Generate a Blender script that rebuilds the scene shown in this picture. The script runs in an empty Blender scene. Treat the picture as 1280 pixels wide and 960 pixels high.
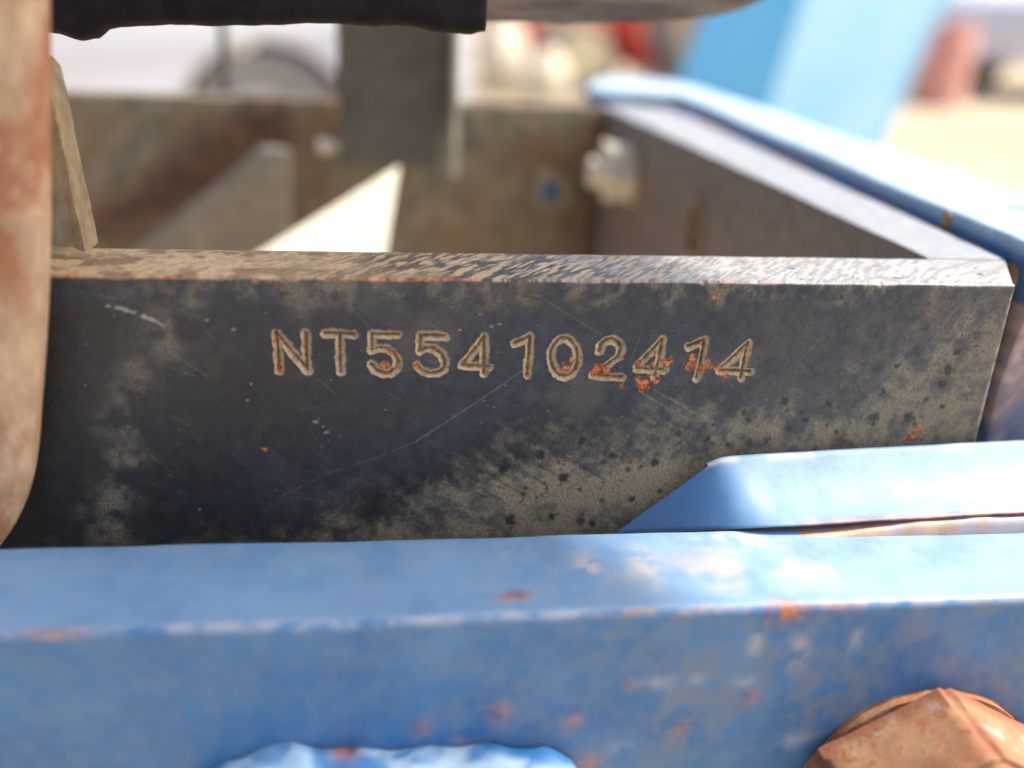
import bpy, bmesh, math, random
import numpy as np
from mathutils import Vector, Matrix

scene = bpy.context.scene
COL = scene.collection
MM = 0.001

# ------------------------------------------------------------------ camera
cam_data = bpy.data.cameras.new('camera')
cam = bpy.data.objects.new('camera', cam_data)
COL.objects.link(cam)
cam_right = Vector((0.99031884, -0.13027701, 0.04792175))
cam_up = Vector((0.00582563, 0.38393151, 0.92334319))
cam_fwd = Vector((0.13868906, 0.91412499, -0.38097356))
rot = Matrix((cam_right, cam_up, -cam_fwd)).transposed().to_4x4()
cam.matrix_world = Matrix.Translation(Vector((-27.864, -191.144, 56.189)) * MM) @ rot
cam_data.sensor_fit = 'HORIZONTAL'
cam_data.sensor_width = 36.0
cam_data.lens = 33.75
cam_data.clip_start = 0.005
cam_data.clip_end = 2000.0
cam_data.dof.use_dof = True
cam_data.dof.focus_distance = 0.211
cam_data.dof.aperture_fstop = 4.6
scene.camera = cam

# ------------------------------------------------------------------ sky and sun
SUN_EL, SUN_AZ = math.radians(50), math.radians(2)      # azimuth measured from +X towards +Y
to_sun = Vector((math.cos(SUN_EL) * math.cos(SUN_AZ), math.cos(SUN_EL) * math.sin(SUN_AZ), math.sin(SUN_EL)))
world = bpy.data.worlds.new('World')
scene.world = world
world.use_nodes = True
wn = world.node_tree.nodes
sky = wn.new('ShaderNodeTexSky')
sky.sky_type = 'NISHITA'
sky.sun_disc = False
sky.sun_elevation = SUN_EL
sky.sun_rotation = math.pi / 2 - SUN_AZ
sky.dust_density = 4.0
sky.air_density = 0.75
sky.ozone_density = 0.6
wn['Background'].inputs['Strength'].default_value = 0.15
world.node_tree.links.new(sky.outputs[0], wn['Background'].inputs['Color'])
sun_data = bpy.data.lights.new('sun', 'SUN')
sun_data.energy = 3.1
sun_data.angle = math.radians(1.0)
sun_data.color = (1.0, 0.95, 0.87)
sun = bpy.data.objects.new('sun', sun_data)
sun.rotation_euler = to_sun.to_track_quat('Z', 'Y').to_euler()
COL.objects.link(sun)

scene.view_settings.view_transform = 'Standard'
scene.view_settings.look = 'None'
scene.view_settings.exposure = 1.35
scene.view_settings.gamma = 1.0
scene.view_settings.use_curve_mapping = False
scene.render.engine = 'CYCLES'
scene.cycles.use_denoising = True

rng = np.random.default_rng(7)

# ------------------------------------------------------------------ numpy noise
def vnoise(x, y, seed):
    r = np.random.default_rng(seed).random((256, 256))
    xi = np.floor(x).astype(int); yi = np.floor(y).astype(int)
    fx = x - xi; fy = y - yi
    fx = fx * fx * (3 - 2 * fx); fy = fy * fy * (3 - 2 * fy)
    g = lambda a, b: r[a & 255, b & 255]
    return (g(xi, yi) * (1 - fx) + g(xi + 1, yi) * fx) * (1 - fy) + (g(xi, yi + 1) * (1 - fx) + g(xi + 1, yi + 1) * fx) * fy
def fbm(x, y, size, octaves=4, seed=1, gain=0.55):
    s = 0.0; a = 1.0; t = 0.0; f = 1.0 / size
    for o in range(octaves):
        s = s + a * vnoise(x * f + 17.3 * o, y * f - 9.1 * o, seed + o)
        t += a; a *= gain; f *= 2.03
    return s / t
def sstep(a, b, v):
    t = np.clip((v - a) / (b - a), 0, 1)
    return t * t * (3 - 2 * t)
def seg_dist(X, Z, p, q):
    px, pz = p; dx, dz = q[0] - px, q[1] - pz
    L = dx * dx + dz * dz + 1e-12
    t = np.clip(((X - px) * dx + (Z - pz) * dz) / L, 0, 1)
    return np.hypot(X - px - t * dx, Z - pz - t * dz)

# ------------------------------------------------------------------ node helpers
class NT:
    def __init__(self, name):
        self.m = bpy.data.materials.new(name); self.m.use_nodes = True
        self.t = self.m.node_tree; self.b = self.t.nodes['Principled BSDF']
        self.co = self.t.nodes.new('ShaderNodeTexCoord').outputs['Object']
    def put(self, sock, v):
        if isinstance(v, bpy.types.NodeSocket): self.t.links.new(v, sock)
        elif isinstance(v, tuple) and len(v) == 3 and sock.type == 'RGBA': sock.default_value = (*v, 1)
        else: sock.default_value = v
    def set(self, **k):
        for n, v in k.items(): self.put(self.b.inputs[n.replace('_', ' ')], v)
        return self
    def noise(self, size_mm, detail=4, rough=0.55, stretch=None, dist=0.0):
        co = self.co
        if stretch:
            mp = self.t.nodes.new('ShaderNodeMapping'); mp.inputs['Scale'].default_value = stretch
            self.t.links.new(co, mp.inputs[0]); co = mp.outputs[0]
        n = self.t.nodes.new('ShaderNodeTexNoise')
        n.inputs['Scale'].default_value = 1.0 / (size_mm * MM)
        n.inputs['Detail'].default_value = detail; n.inputs['Roughness'].default_value = rough
        n.inputs['Distortion'].default_value = dist
        self.t.links.new(co, n.inputs['Vector'])
        return n.outputs['Fac']
    def ramp(self, v, lo, hi, a=0.0, b=1.0):
        n = self.t.nodes.new('ShaderNodeMapRange'); n.interpolation_type = 'SMOOTHSTEP'
        self.put(n.inputs[0], v)
        for i, q in zip((1, 2, 3, 4), (lo, hi, a, b)): self.put(n.inputs[i], q)
        return n.outputs[0]
    def mix(self, f, a, b):
        n = self.t.nodes.new('ShaderNodeMix'); n.data_type = 'RGBA'
        self.put(n.inputs[0], f); self.put(n.inputs[6], a); self.put(n.inputs[7], b)
        return n.outputs[2]
    def math(self, op, a, b=0.0):
        n = self.t.nodes.new('ShaderNodeMath'); n.operation = op; n.use_clamp = op in ('ADD', 'MULTIPLY')
        self.put(n.inputs[0], a); self.put(n.inputs[1], b)
        return n.outputs[0]
    def attr(self, name):
        n = self.t.nodes.new('ShaderNodeAttribute'); n.attribute_name = name
        return n.outputs['Fac']
    def bump(self, h, mm, strength=1.0):
        n = self.t.nodes.new('ShaderNodeBump'); n.inputs['Distance'].default_value = mm * MM
        n.inputs['Strength'].default_value = strength
        self.put(n.inputs['Height'], h)
        self.t.links.new(n.outputs[0], self.b.inputs['Normal'])
        return self

# ---- painted dark steel of the frame, with masks carried by the mesh
def steel_material(name='worn_dark_steel'):
    k = NT(name)
    fine = k.noise(0.5, 5, 0.65); mid = k.noise(3.0, 5, 0.6); big = k.noise(16, 4, 0.55)
    base = k.mix(k.ramp(mid, .35, .7), (0.018, 0.025, 0.037), (0.034, 0.043, 0.057))
    base = k.mix(k.ramp(fine, .58, .74, 0, .45), base, (0.068, 0.072, 0.074))
    gr = k.attr('grease_shade')
    base = k.mix(gr, base, k.mix(mid, (0.007, 0.008, 0.009), (0.024, 0.022, 0.016)))
    base = k.mix(k.ramp(k.noise(.42, 3, .55), .60, .68, 0, .85), base, (0.006, 0.006, 0.007))
    base = k.mix(k.ramp(k.noise(.33, 3, .5), .635, .70, 0, .6), base, (0.115, 0.115, 0.105))
    base = k.mix(k.ramp(k.noise(7, 5, .65), .52, .68, 0, .5), base, (0.042, 0.040, 0.031))
    du = k.attr('dust_glare')
    dcol = k.mix(k.ramp(fine, .35, .65), (0.17, 0.13, 0.075), (0.35, 0.275, 0.165))
    dfac = k.math('MULTIPLY', du, k.ramp(k.noise(0.8, 4, .6), .22, .55, .35, 1.0))
    base = k.mix(dfac, base, dcol)
    base = k.mix(k.attr('bare_sun'), base, k.mix(fine, (0.25, 0.24, 0.215), (0.41, 0.395, 0.365)))
    base = k.mix(k.attr('tan'), base, k.mix(k.noise(1.3, 4, .6), (0.32, 0.19, 0.075), (0.66, 0.50, 0.29)))
    base = k.mix(k.attr('brown'), base, k.mix(mid, (0.05, 0.022, 0.008), (0.17, 0.085, 0.03)))
    base = k.mix(k.attr('rust'), base, k.mix(k.ramp(k.noise(.9, 4, .6), .38, .62), (0.16, 0.035, 0.012), (0.60, 0.19, 0.055)))
    r1 = k.ramp(gr, 0, 1, .46, .34)
    rough = k.t.nodes.new('ShaderNodeMix'); k.put(rough.inputs[0], k.math('MAXIMUM', dfac, k.attr('rust'))); k.put(rough.inputs[2], r1); k.put(rough.inputs[3], .82)
    rr = k.math('ADD', rough.outputs[0], k.ramp(fine, .3, .7, -.08, .1))
    k.set(Base_Color=base, Roughness=rr, Specular_IOR_Level=.45)
    h = k.math('ADD', k.math('ADD', k.math('MULTIPLY', fine, .42), k.math('MULTIPLY', k.noise(1.6, 4, .6), .3)), k.math('MULTIPLY', k.math('MULTIPLY', k.noise(0.35, 3, .6), dfac), .9))
    return k.bump(h, .3, .9).m
STEEL = steel_material()

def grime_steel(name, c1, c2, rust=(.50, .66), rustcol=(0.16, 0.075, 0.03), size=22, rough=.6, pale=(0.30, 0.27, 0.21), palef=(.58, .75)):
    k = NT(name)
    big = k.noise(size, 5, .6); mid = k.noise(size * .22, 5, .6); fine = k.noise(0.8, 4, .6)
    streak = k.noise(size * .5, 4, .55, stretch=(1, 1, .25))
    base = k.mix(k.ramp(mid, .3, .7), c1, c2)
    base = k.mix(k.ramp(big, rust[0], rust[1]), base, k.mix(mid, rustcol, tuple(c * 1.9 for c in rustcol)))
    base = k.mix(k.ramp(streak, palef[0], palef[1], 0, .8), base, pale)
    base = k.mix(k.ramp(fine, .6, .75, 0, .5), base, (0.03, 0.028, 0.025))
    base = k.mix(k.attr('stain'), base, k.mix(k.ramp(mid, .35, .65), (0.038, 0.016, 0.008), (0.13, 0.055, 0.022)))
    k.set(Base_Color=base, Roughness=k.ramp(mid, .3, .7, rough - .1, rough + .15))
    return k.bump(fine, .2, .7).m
M_BACK = grime_steel('olive_grey_steel', (0.095, 0.080, 0.052), (0.20, 0.165, 0.105), (.48, .68), (0.11, 0.06, 0.026), 40, pale=(0.27, 0.225, 0.15))
M_SIDE = grime_steel('brown_grey_steel', (0.11, 0.085, 0.066), (0.175, 0.135, 0.105), (.62, .8), (0.10, 0.055, 0.03), 30, palef=(.7, .9))
M_SIDETOP = grime_steel('pale_lit_steel', (0.19, 0.20, 0.21), (0.27, 0.285, 0.30), (.66, .8), (0.2, .12, .06), 18)  # paler copy of the side steel, painting in its sunlit top
M_OCHRE = grime_steel('ochre_dusty_steel', (0.17, 0.125, 0.065), (0.29, 0.215, 0.115), (.55, .7), (0.12, 0.07, 0.03), 16)
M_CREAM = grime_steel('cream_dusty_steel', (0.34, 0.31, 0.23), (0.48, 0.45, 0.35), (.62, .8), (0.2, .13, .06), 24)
M_NUT = grime_steel('zinc_dusty_nut', (0.48, 0.42, 0.32), (0.66, 0.60, 0.48), (.6, .75), (0.25, .12, .05), 12)
M_HANG = grime_steel('dark_green_grey_steel', (0.062, 0.058, 0.046), (0.115, 0.104, 0.08), (.6, .78), (0.10, 0.06, 0.03), 30)
M_POST = None

def post_material():
    k = NT('worn_primer_tube')
    big = k.noise(16, 5, .62, stretch=(1, 1, .45)); mid = k.noise(4, 5, .65, stretch=(1, 1, .5)); fine = k.noise(.7, 4, .65)
    base = k.mix(k.ramp(mid, .3, .7), (0.30, 0.185, 0.105), (0.44, 0.31, 0.195))
    base = k.mix(k.ramp(big, .46, .58, 0, .9), base, k.mix(mid, (0.20, 0.065, 0.025), (0.30, 0.12, 0.05)))
    base = k.mix(k.ramp(k.noise(9, 5, .7, stretch=(1.3, 1, .6)), .63, .70, 0, .8), base, (0.19, 0.23, 0.26))
    base = k.mix(k.ramp(fine, .62, .74, 0, .6), base, (0.12, 0.07, 0.045))
    k.set(Base_Color=base, Roughness=.62)
    return k.bump(k.math('ADD', k.math('MULTIPLY', fine, .5), k.math('MULTIPLY', mid, .5)), .25, .7).m

def blue_material(name='chalky_blue_paint', c1=(0.020, 0.110, 0.275), c2=(0.034, 0.155, 0.335), seed_dust=.0):
    k = NT(name)
    big = k.noise(26, 5, .6); mid = k.noise(5, 5, .6); fine = k.noise(.7, 4, .6)
    base = k.mix(k.ramp(big, .3, .7), c1, c2)
    base = k.mix(k.ramp(mid, .45, .75, 0, .22), base, (0.09, 0.25, 0.43))
    dn = k.math('MULTIPLY', k.attr('dust_glare'), k.ramp(k.noise(9, 5, .62), .3, .6, .68, 1.0))
    base = k.mix(dn, base, k.mix(mid, (0.30, 0.44, 0.54), (0.42, 0.51, 0.56)))  # pale tone: dust, plus light painted onto upward faces
    base = k.mix(k.attr('sunlit_pale'), base, (0.40, 0.50, 0.58))  # pale tone painted in for sun glare on the rail top
    base = k.mix(k.math('MULTIPLY', k.attr('grime'), k.ramp(mid, .35, .6)), base, (0.13, 0.17, 0.22))
    base = k.mix(k.attr('chip_glint'), base, (0.47, 0.43, 0.38))
    base = k.mix(k.attr('rust'), base, k.mix(k.ramp(mid, .35, .65), (0.17, 0.045, 0.018), (0.50, 0.19, 0.075)))
    base = k.mix(k.attr('sand'), base, k.mix(mid, (0.52, 0.36, 0.23), (0.62, 0.46, 0.32)))
    k.set(Base_Color=base, Roughness=k.ramp(dn, 0, 1, .45, .62), Specular_IOR_Level=.5)
    return k.bump(k.math('ADD', k.math('MULTIPLY', mid, .5), k.math('MULTIPLY', fine, .25)), .25, .5).m
BLUE = blue_material()

def rust_material():
    k = NT('orange_rust_scale')
    big = k.noise(14, 5, .65); mid = k.noise(3.5, 5, .65); fine = k.noise(.6, 4, .6)
    base = k.mix(k.ramp(big, .35, .65), (0.25, 0.105, 0.042), (0.40, 0.225, 0.11))
    base = k.mix(k.ramp(mid, .50, .62, 0, .9), base, (0.30, 0.10, 0.04))
    base = k.mix(k.ramp(k.noise(8, 4, .6), .60, .70, 0, .85), base, (0.36, 0.32, 0.28))
    base = k.mix(k.attr('edge'), base, k.mix(mid, (0.13, 0.035, 0.02), (0.34, 0.11, 0.04)))
    k.set(Base_Color=base, Roughness=.75)
    return k.bump(k.math('ADD', k.math('MULTIPLY', mid, .7), k.math('MULTIPLY', fine, .3)), .5, .7).m
RUST = rust_material()

def simple(name, c1, c2, rough=.6, size=40, spec=.4, metallic=0.0, bump=0.0):
    k = NT(name)
    n = k.noise(size, 5, .6)
    k.set(Base_Color=k.mix(k.ramp(n, .3, .7), c1, c2), Roughness=rough, Specular_IOR_Level=spec, Metallic=metallic)
    if bump: k.bump(n, bump, .6)
    return k.m

# ------------------------------------------------------------------ object helpers
def link(o, parent=None):
    COL.objects.link(o)
    if parent is not None: o.parent = parent
    return o
def thing(name, label, cat, loc=(0, 0, 0), group=None):
    o = bpy.data.objects.new(name, None); o.empty_display_size = .02
    o.location = Vector(loc) * MM
    o['label'] = label; o['category'] = cat
    if group: o['group'] = group
    return link(o)
def tag(o, label, cat, group=None):
    o['label'] = label; o['category'] = cat
    if group: o['group'] = group
    return o
def from_bm(name, bm, mat, parent=None, smooth=True, angle=40, root=None):
    """vertices are world millimetres; the object sits at the parent's (or root's) origin"""
    r = parent
    off = Vector((0, 0, 0))
    while r is not None: off += r.location; r = r.parent
    base = Vector(root) * MM if root else Vector((0, 0, 0))
    for v in bm.verts: v.co = v.co * MM - off - base
    me = bpy.data.meshes.new(name)
    bmesh.ops.recalc_face_normals(bm, faces=bm.faces[:])
    bm.to_mesh(me); bm.free()
    mats = mat if isinstance(mat, (list, tuple)) else [mat]
    for m in mats: me.materials.append(m)
    if smooth:
        me.polygons.foreach_set('use_smooth', [True] * len(me.polygons))
        me.set_sharp_from_angle(angle=math.radians(angle))
    o = bpy.data.objects.new(name, me)
    o.location = base
    return link(o, parent)
def prism(poly, axis, a, b, bev=1.0, segs=2):
    """polygon in the two other axes, extruded from a to b along axis"""
    bm = bmesh.new()
    def co(p, t):
        if axis == 'y': return (p[0], t, p[1])
        if axis == 'z': return (p[0], p[1], t)
        return (t, p[0], p[1])
    lo = [bm.verts.new(co(p, a)) for p in poly]; hi = [bm.verts.new(co(p, b)) for p in poly]
    bm.faces.new(lo); bm.faces.new(hi[::-1])
    n = len(poly)
    for i in range(n): bm.faces.new((lo[i], hi[i], hi[(i + 1) % n], lo[(i + 1) % n]))
    bmesh.ops.recalc_face_normals(bm, faces=bm.faces[:])
    if bev: bmesh.ops.bevel(bm, geom=bm.edges[:], offset=bev, segments=segs, profile=.6, affect='EDGES', clamp_overlap=True)
    return bm
def box(x0, x1, y0, y1, z0, z1, bev=1.0, segs=2):
    return prism([(x0, y0), (x1, y0), (x1, y1), (x0, y1)], 'z', z0, z1, bev, segs)
def cyl(p, q, r, n=24, bev=0.0, r2=None):
    bm = bmesh.new()
    p = Vector(p); q = Vector(q); d = q - p
    bmesh.ops.create_cone(bm, cap_ends=True, segments=n, radius1=r, radius2=r if r2 is None else r2, depth=d.length)
    bm.transform(Matrix.Translation((p + q) / 2) @ d.to_track_quat('Z', 'Y').to_matrix().to_4x4())
    if bev: bmesh.ops.bevel(bm, geom=[e for e in bm.edges if len(e.link_faces) == 2 and e.calc_face_angle(0) > 1.0], offset=bev, segments=2, affect='EDGES')
    return bm
def merge(*bms):
    out = bmesh.new()
    for b in bms:
        me = bpy.data.meshes.new('tmp'); b.to_mesh(me); out.from_mesh(me); b.free(); bpy.data.meshes.remove(me)
    return out
def roughen(bm, cut, amp, size, seed=3):
    """break long edges up and push the skin about a little"""
    bmesh.ops.triangulate(bm, faces=[f for f in bm.faces if len(f.verts) > 4])
    for _ in range(8):
        es = [e for e in bm.edges if e.calc_length() > cut]
        if not es: break
        bmesh.ops.subdivide_edges(bm, edges=es, cuts=1, use_grid_fill=True)
    from mathutils import noise
    s = 1.0 / size
    for v in bm.verts:
        v.co += noise.noise_vector(v.co * s + Vector((seed, seed * 2, 0))) * amp
    return bm
def cut(o, cutters):
    """boolean difference with simple cutters (world mm bmeshes)"""
    for c in cutters:
        me = bpy.data.meshes.new('cutter')
        for v in c.verts: v.co = v.co * MM
        bmesh.ops.recalc_face_normals(c, faces=c.faces[:])
        c.to_mesh(me); c.free()
        co = bpy.data.objects.new('cutter', me); COL.objects.link(co)
        md = o.modifiers.new('cut', 'BOOLEAN'); md.operation = 'DIFFERENCE'; md.solver = 'EXACT'; md.object = co
        bpy.context.view_layer.update()
        dg = bpy.context.evaluated_depsgraph_get()
        new = bpy.data.meshes.new_from_object(o.evaluated_get(dg))
        o.modifiers.clear(); o.data = new
        bpy.data.objects.remove(co); bpy.data.meshes.remove(me)
    return o
def grid_mesh(name, P, attrs, mat, parent=None, drop=None, closed_u=False, smooth=True):
    """P: (rows, cols, 3) world mm; attrs: name -> (rows, cols); drop: boolean mask of cells left out"""
    R, Cn, _ = P.shape
    off = np.zeros(3); r = parent
    while r is not None: off += np.array(r.location); r = r.parent
    V = P.reshape(-1, 3) * MM - off
    i = np.arange(R * Cn).reshape(R, Cn)
    q = np.stack([i[:-1, :-1], i[:-1, 1:], i[1:, 1:], i[1:, :-1]], -1)
    if drop is not None: q = q[~drop]
    q = q.reshape(-1, 4)
    used = np.zeros(R * Cn, bool); used[q.ravel()] = True
    remap = np.cumsum(used) - 1
    V = V[used]; q = remap[q]
    me = bpy.data.meshes.new(name)
    me.vertices.add(len(V)); me.vertices.foreach_set('co', V.astype(np.float32).ravel())
    me.loops.add(q.size); me.loops.foreach_set('vertex_index', q.astype(np.int32).ravel())
    me.polygons.add(len(q)); me.polygons.foreach_set('loop_start', np.arange(0, q.size, 4, dtype=np.int32))
    me.polygons.foreach_set('loop_total', np.full(len(q), 4, np.int32))
    me.update(calc_edges=True)
    if smooth: me.polygons.foreach_set('use_smooth', np.ones(len(q), bool))
    for n, a in attrs.items():
        at = me.attributes.new(n, 'FLOAT', 'POINT')
        at.data.foreach_set('value', np.clip(a, 0, 1).astype(np.float32).reshape(-1)[used])
    me.materials.append(mat)
    me.validate()
    o = bpy.data.objects.new(name, me)
    return link(o, parent)

# ================================================================== GROUND
def sand_material():
    k = NT('pale_sandy_ground')
    big = k.noise(1500, 5, .6); mid = k.noise(90, 6, .65); fine = k.noise(14, 4, .7)
    c = k.mix(k.ramp(big, .35, .65), (0.37, 0.29, 0.195), (0.47, 0.39, 0.28))
    c = k.mix(k.ramp(mid, .45, .7, 0, .5), c, (0.30, 0.23, 0.155))
    c = k.mix(k.ramp(fine, .6, .72, 0, .5), c, (0.22, 0.18, 0.14))
    k.set(Base_Color=c, Roughness=.95, Specular_IOR_Level=.1)
    return k.bump(k.math('ADD', k.math('MULTIPLY', mid, .6), k.math('MULTIPLY', fine, .4)), 25, .8).m
GZ = -620.0
gx = np.concatenate([-np.geomspace(12, 900, 40)[::-1], np.linspace(-11, 11, 60), np.geomspace(12, 900, 40)]) * 1000
GX, GY = np.meshgrid(gx, gx + 4000)
gh = (fbm(GX, GY, 1800, 4, 31) - .5) * 30 * np.clip(1 - np.hypot(GX, GY - 4000) / 60000, 0, 1)
ground = grid_mesh('ground', np.stack([GX, GY, GZ - 15 + gh], -1), {}, sand_material())
ground['kind'] = 'structure'

# ================================================================== SUPPORT FRAME
frame = thing('support_frame', 'dark worn steel box frame stamped with a serial number across its front plate', 'steel frame', (0, 0, -75))

CHARS = [
 ('N', [[(-48.5, -11.9), (-48.3, -16.2), (-48.2, -20.2)], [(-48.5, -11.9), (-42.3, -20.2)], [(-42.5, -11.9), (-42.6, -19.7)]]),
 ('T', [[(-38.6, -11.9), (-32.7, -12.1)], [(-35.6, -11.9), (-35.6, -20.5)]]),
 ('5', [[(-23.5, -12.1), (-29.0, -12.1), (-29.0, -15.6), (-27.7, -15.1), (-26.1, -15.2), (-24.4, -16.3), (-23.5, -18.0), (-23.9, -19.8), (-25.3, -20.8), (-26.7, -20.9), (-28.4, -20.0), (-29.1, -18.8)]]),
 ('5', [[(-13.7, -12.5), (-18.8, -12.3), (-19.0, -15.8), (-17.7, -15.1), (-15.9, -15.3), (-14.3, -16.6), (-13.5, -18.1), (-13.7, -19.9), (-15.1, -20.8), (-16.9, -21.0), (-18.5, -20.2), (-19.5, -19.0)]]),
 ('4', [[(-5.3, -12.6), (-9.9, -19.1), (-3.9, -19.5)], [(-5.3, -12.6), (-5.1, -20.9)]]),
 ('1', [[(1.4, -14.1), (3.2, -13.3), (4.5, -12.6), (4.5, -17.0), (4.4, -21.4)]]),
 ('0', [[(15.3, -17.3), (15.3, -18.7), (15.0, -20.0), (14.4, -21.0), (13.6, -21.6), (12.6, -21.8), (11.7, -21.6), (10.8, -20.9), (10.1, -19.9), (9.6, -18.7), (9.3, -17.3), (9.4, -16.0), (9.7, -14.7), (10.3, -13.8), (11.1, -13.1), (12.0, -12.9), (13.0, -13.1), (13.8, -13.8), (14.6, -14.7), (15.1, -16.0), (15.3, -17.3)]]),
 ('2', [[(20.0, -15.9), (20.2, -14.3), (21.3, -13.4), (22.7, -13.2), (24.2, -14.0), (24.8, -15.5), (24.3, -17.3), (22.3, -19.0), (20.5, -20.1), (18.8, -21.5), (25.5, -22.1)]]),
 ('4', [[(33.9, -13.2), (28.8, -19.4), (28.9, -20.1), (34.9, -20.3)], [(33.9, -13.2), (33.7, -17.5), (33.1, -21.8)]]),
 ('1', [[(40.0, -14.9), (42.0, -14.1), (43.6, -13.3), (43.3, -17.8), (42.8, -22.3)]]),
 ('4', [[(53.5, -14.0), (50.7, -17.3), (47.7, -20.5), (55.0, -20.9)], [(53.5, -14.0), (53.2, -22.4)]]),
]
RUST_SPOTS = [(12.9, -19.7, .8), (13.9, -18.2, .6), (21.0, -20.2, 1.1), (19.6, -20.6, 1.0), (22.4, -20.9, .7), (30.9, -23.3, 1.1), (30.5, -24.4, .8),
              (35.4, -18.3, .9), (33.5, -22.6, .8), (28.9, -18.7, .6), (29.6, -22.7, .7), (32.2, -19.0, .6), (41.4, -19.3, 1.1), (45.0, -19.1, .8), (41.3, -17.5, .6), (43.8, -20.3, .7),
              (49.6, -21.9, .8), (47.7, -20.3, .7), (-26.5, -19.1, .75), (-48.6, -13.6, .5), (-48.3, -19.6, .6), (-19.7, -19.3, .5), (-52.1, -38.5, .5),
              (-26.3, -29.3, .25), (44.7, -3.7, .5), (97.7, -37.4, 1.0), (99.0, -36.0, .8), (96.6, -38.6, .7), (-52, -0.6, .7)]
SMEAR_SPOTS = [(25.6, -24.1, .9), (24.9, -22.9, .6), (30.0, -23.6, 1.0), (43.3, -20.6, .9)]          # pinkish powder round the rust
DARK_SPOTS = [(95.6, -32.6, 1.8), (86.9, -32.5, 2.0), (101.7, -24.1, 1.6), (102.7, -20.6, 1.4), (104.0, -16.2, 1.0), (35.1, -43.3, 1.4), (14.3, -47.0, 1.6), (25.1, -41.4, 1.0),
              (12.1, -56.8, 1.2), (21.8, -59.2, 1.2), (56.3, -32.8, 1.2), (55.0, -30.7, .9), (70, -33, .9), (75, -29, 1.0), (2.5, -57.5, 1.6), (31, -52.8, 1.0), (47, -37.5, .9), (64, -28, 1.2),
              (40, -36, .9), (0, -44, 2.2), (8, -41, 1.6), (18, -37.5, 1.4), (103.5, -30, .9), (99, -28, .8), (88, -26, 1.0), (90, -19.5, .9), (78.5, -36.5, 1.1)]
LIGHT_PATCHES = [(-79.0, -24.8, 5), (-81.3, -32.0, 5), (-84.8, -50.1, 5), (-86.4, -57.0, 6), (-76.3, -20.2, 4), (-68.4, -12.5, 6), (-82, -40, 3.5), (-66, -6, 4), (-44, -4, 4), (-33, -3.5, 3)]
_r = np.random.default_rng(11)
PITS = [(x, z, r) for x, z, r in zip(_r.uniform(-70, 112, 620), -_r.uniform(.5, 30, 620), np.abs(_r.normal(.16, .12, 620)) + .08)]
PITS += [(x, z, r) for x, z, r in zip(_r.uniform(0, 108, 160), -_r.uniform(28, 60, 160), np.abs(_r.normal(.3, .3, 160)) + .12)]
FLECKS = [(-3.8, -10.2, .35), (-10.6, -11.1, .3), (-6.4, -7.6, .25), (-41.0, -32.0, .5), (-38.9, -34.5, .45), (-39.6, -33.2, .3), (-54.1, -23.1, .25), (-55.0, -26.8, .25), (-2.1, -9.7, .35), (-57, -11, .4), (-62, -9, .35)]
FLECKS += [(x, z, r) for x, z, r in zip(_r.uniform(-90, 112, 230), -_r.uniform(1, 58, 230), np.abs(_r.normal(.05, .05, 230)) + .04)]
SCRATCHES = [([(3.8, -19.9), (-5.7, -27.2), (-19.6, -37.1)], .15, .26), ([(-19.6, -37.1), (-28, -40.8), (-38.8, -44.6), (-50, -50.5)], .14, .12),
             ([(-81.2, -6.1), (-79, -6.5)], .2, .6), ([(-79.5, -6.4), (-75.7, -7.6), (-72.5, -9.2)], .42, .75), ([(-72.8, -9.1), (-70.4, -10.3)], .25, .65), ([(-8, -17.4), (-4, -17.8)], .1, .0),
             ([(30, -25.5), (42, -32.5)], .12, .35), ([(33, -25.0), (47, -33)], .12, .28), ([(37, -27), (50, -34)], .12, .2), ([(5, -3), (20, -12)], .12, .16),
             ([(-86, -3.2), (-78, -4.8)], .07, .3), ([(-70, -16), (-62, -22)], .09, .25), ([(104, -5), (98, -20)], .3, .14), ([(107, -4), (101, -17)], .3, .16), ([(101, -6), (95, -18)], .3, .1)]
for _ in range(85):
    x0 = _r.uniform(-80, 108); z0 = -_r.uniform(2, 52); L = _r.uniform(2, 9); a = math.radians(_r.normal(-32, 14) if _r.random() < .7 else _r.normal(60, 25))
    SCRATCHES.append(([(x0, z0), (x0 + L * math.cos(a), z0 + L * math.sin(a))], _r.uniform(.11, .16), _r.uniform(.03, .11)))
SMEARS = []
for _ in range(95):                                     # oily wipes running down to the right across the dust
    x0 = _r.uniform(-22, 44); top = np.interp(x0, [-34, -12, -2, 12, 30, 49], [-54, -46, -39, -35, -31, -29]) + _r.uniform(-8.5, 2)
    L = _r.uniform(2, 8); a = math.radians(_r.normal(-33, 6))
    SMEARS.append(([(x0, top), (x0 + L * math.cos(a), top + L * math.sin(a))], _r.uniform(.2, .8), _r.uniform(.1, .5)))
def hook(cx, cz, L, r):
    p = [(cx - L * .82, cz + L * .55)] + [(cx + r * math.sin(t), cz - r + r * math.cos(t)) for t in np.linspace(.3, 3.0, 7)]
    return p
for h in [(9, -48, 9, 1.6), (4, -50.5, 7, 1.3), (22, -46.6, 10, 1.7), (13, -46.5, 6, 1.2)]:
    SMEARS.append((hook(*h), .3, .6))

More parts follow.
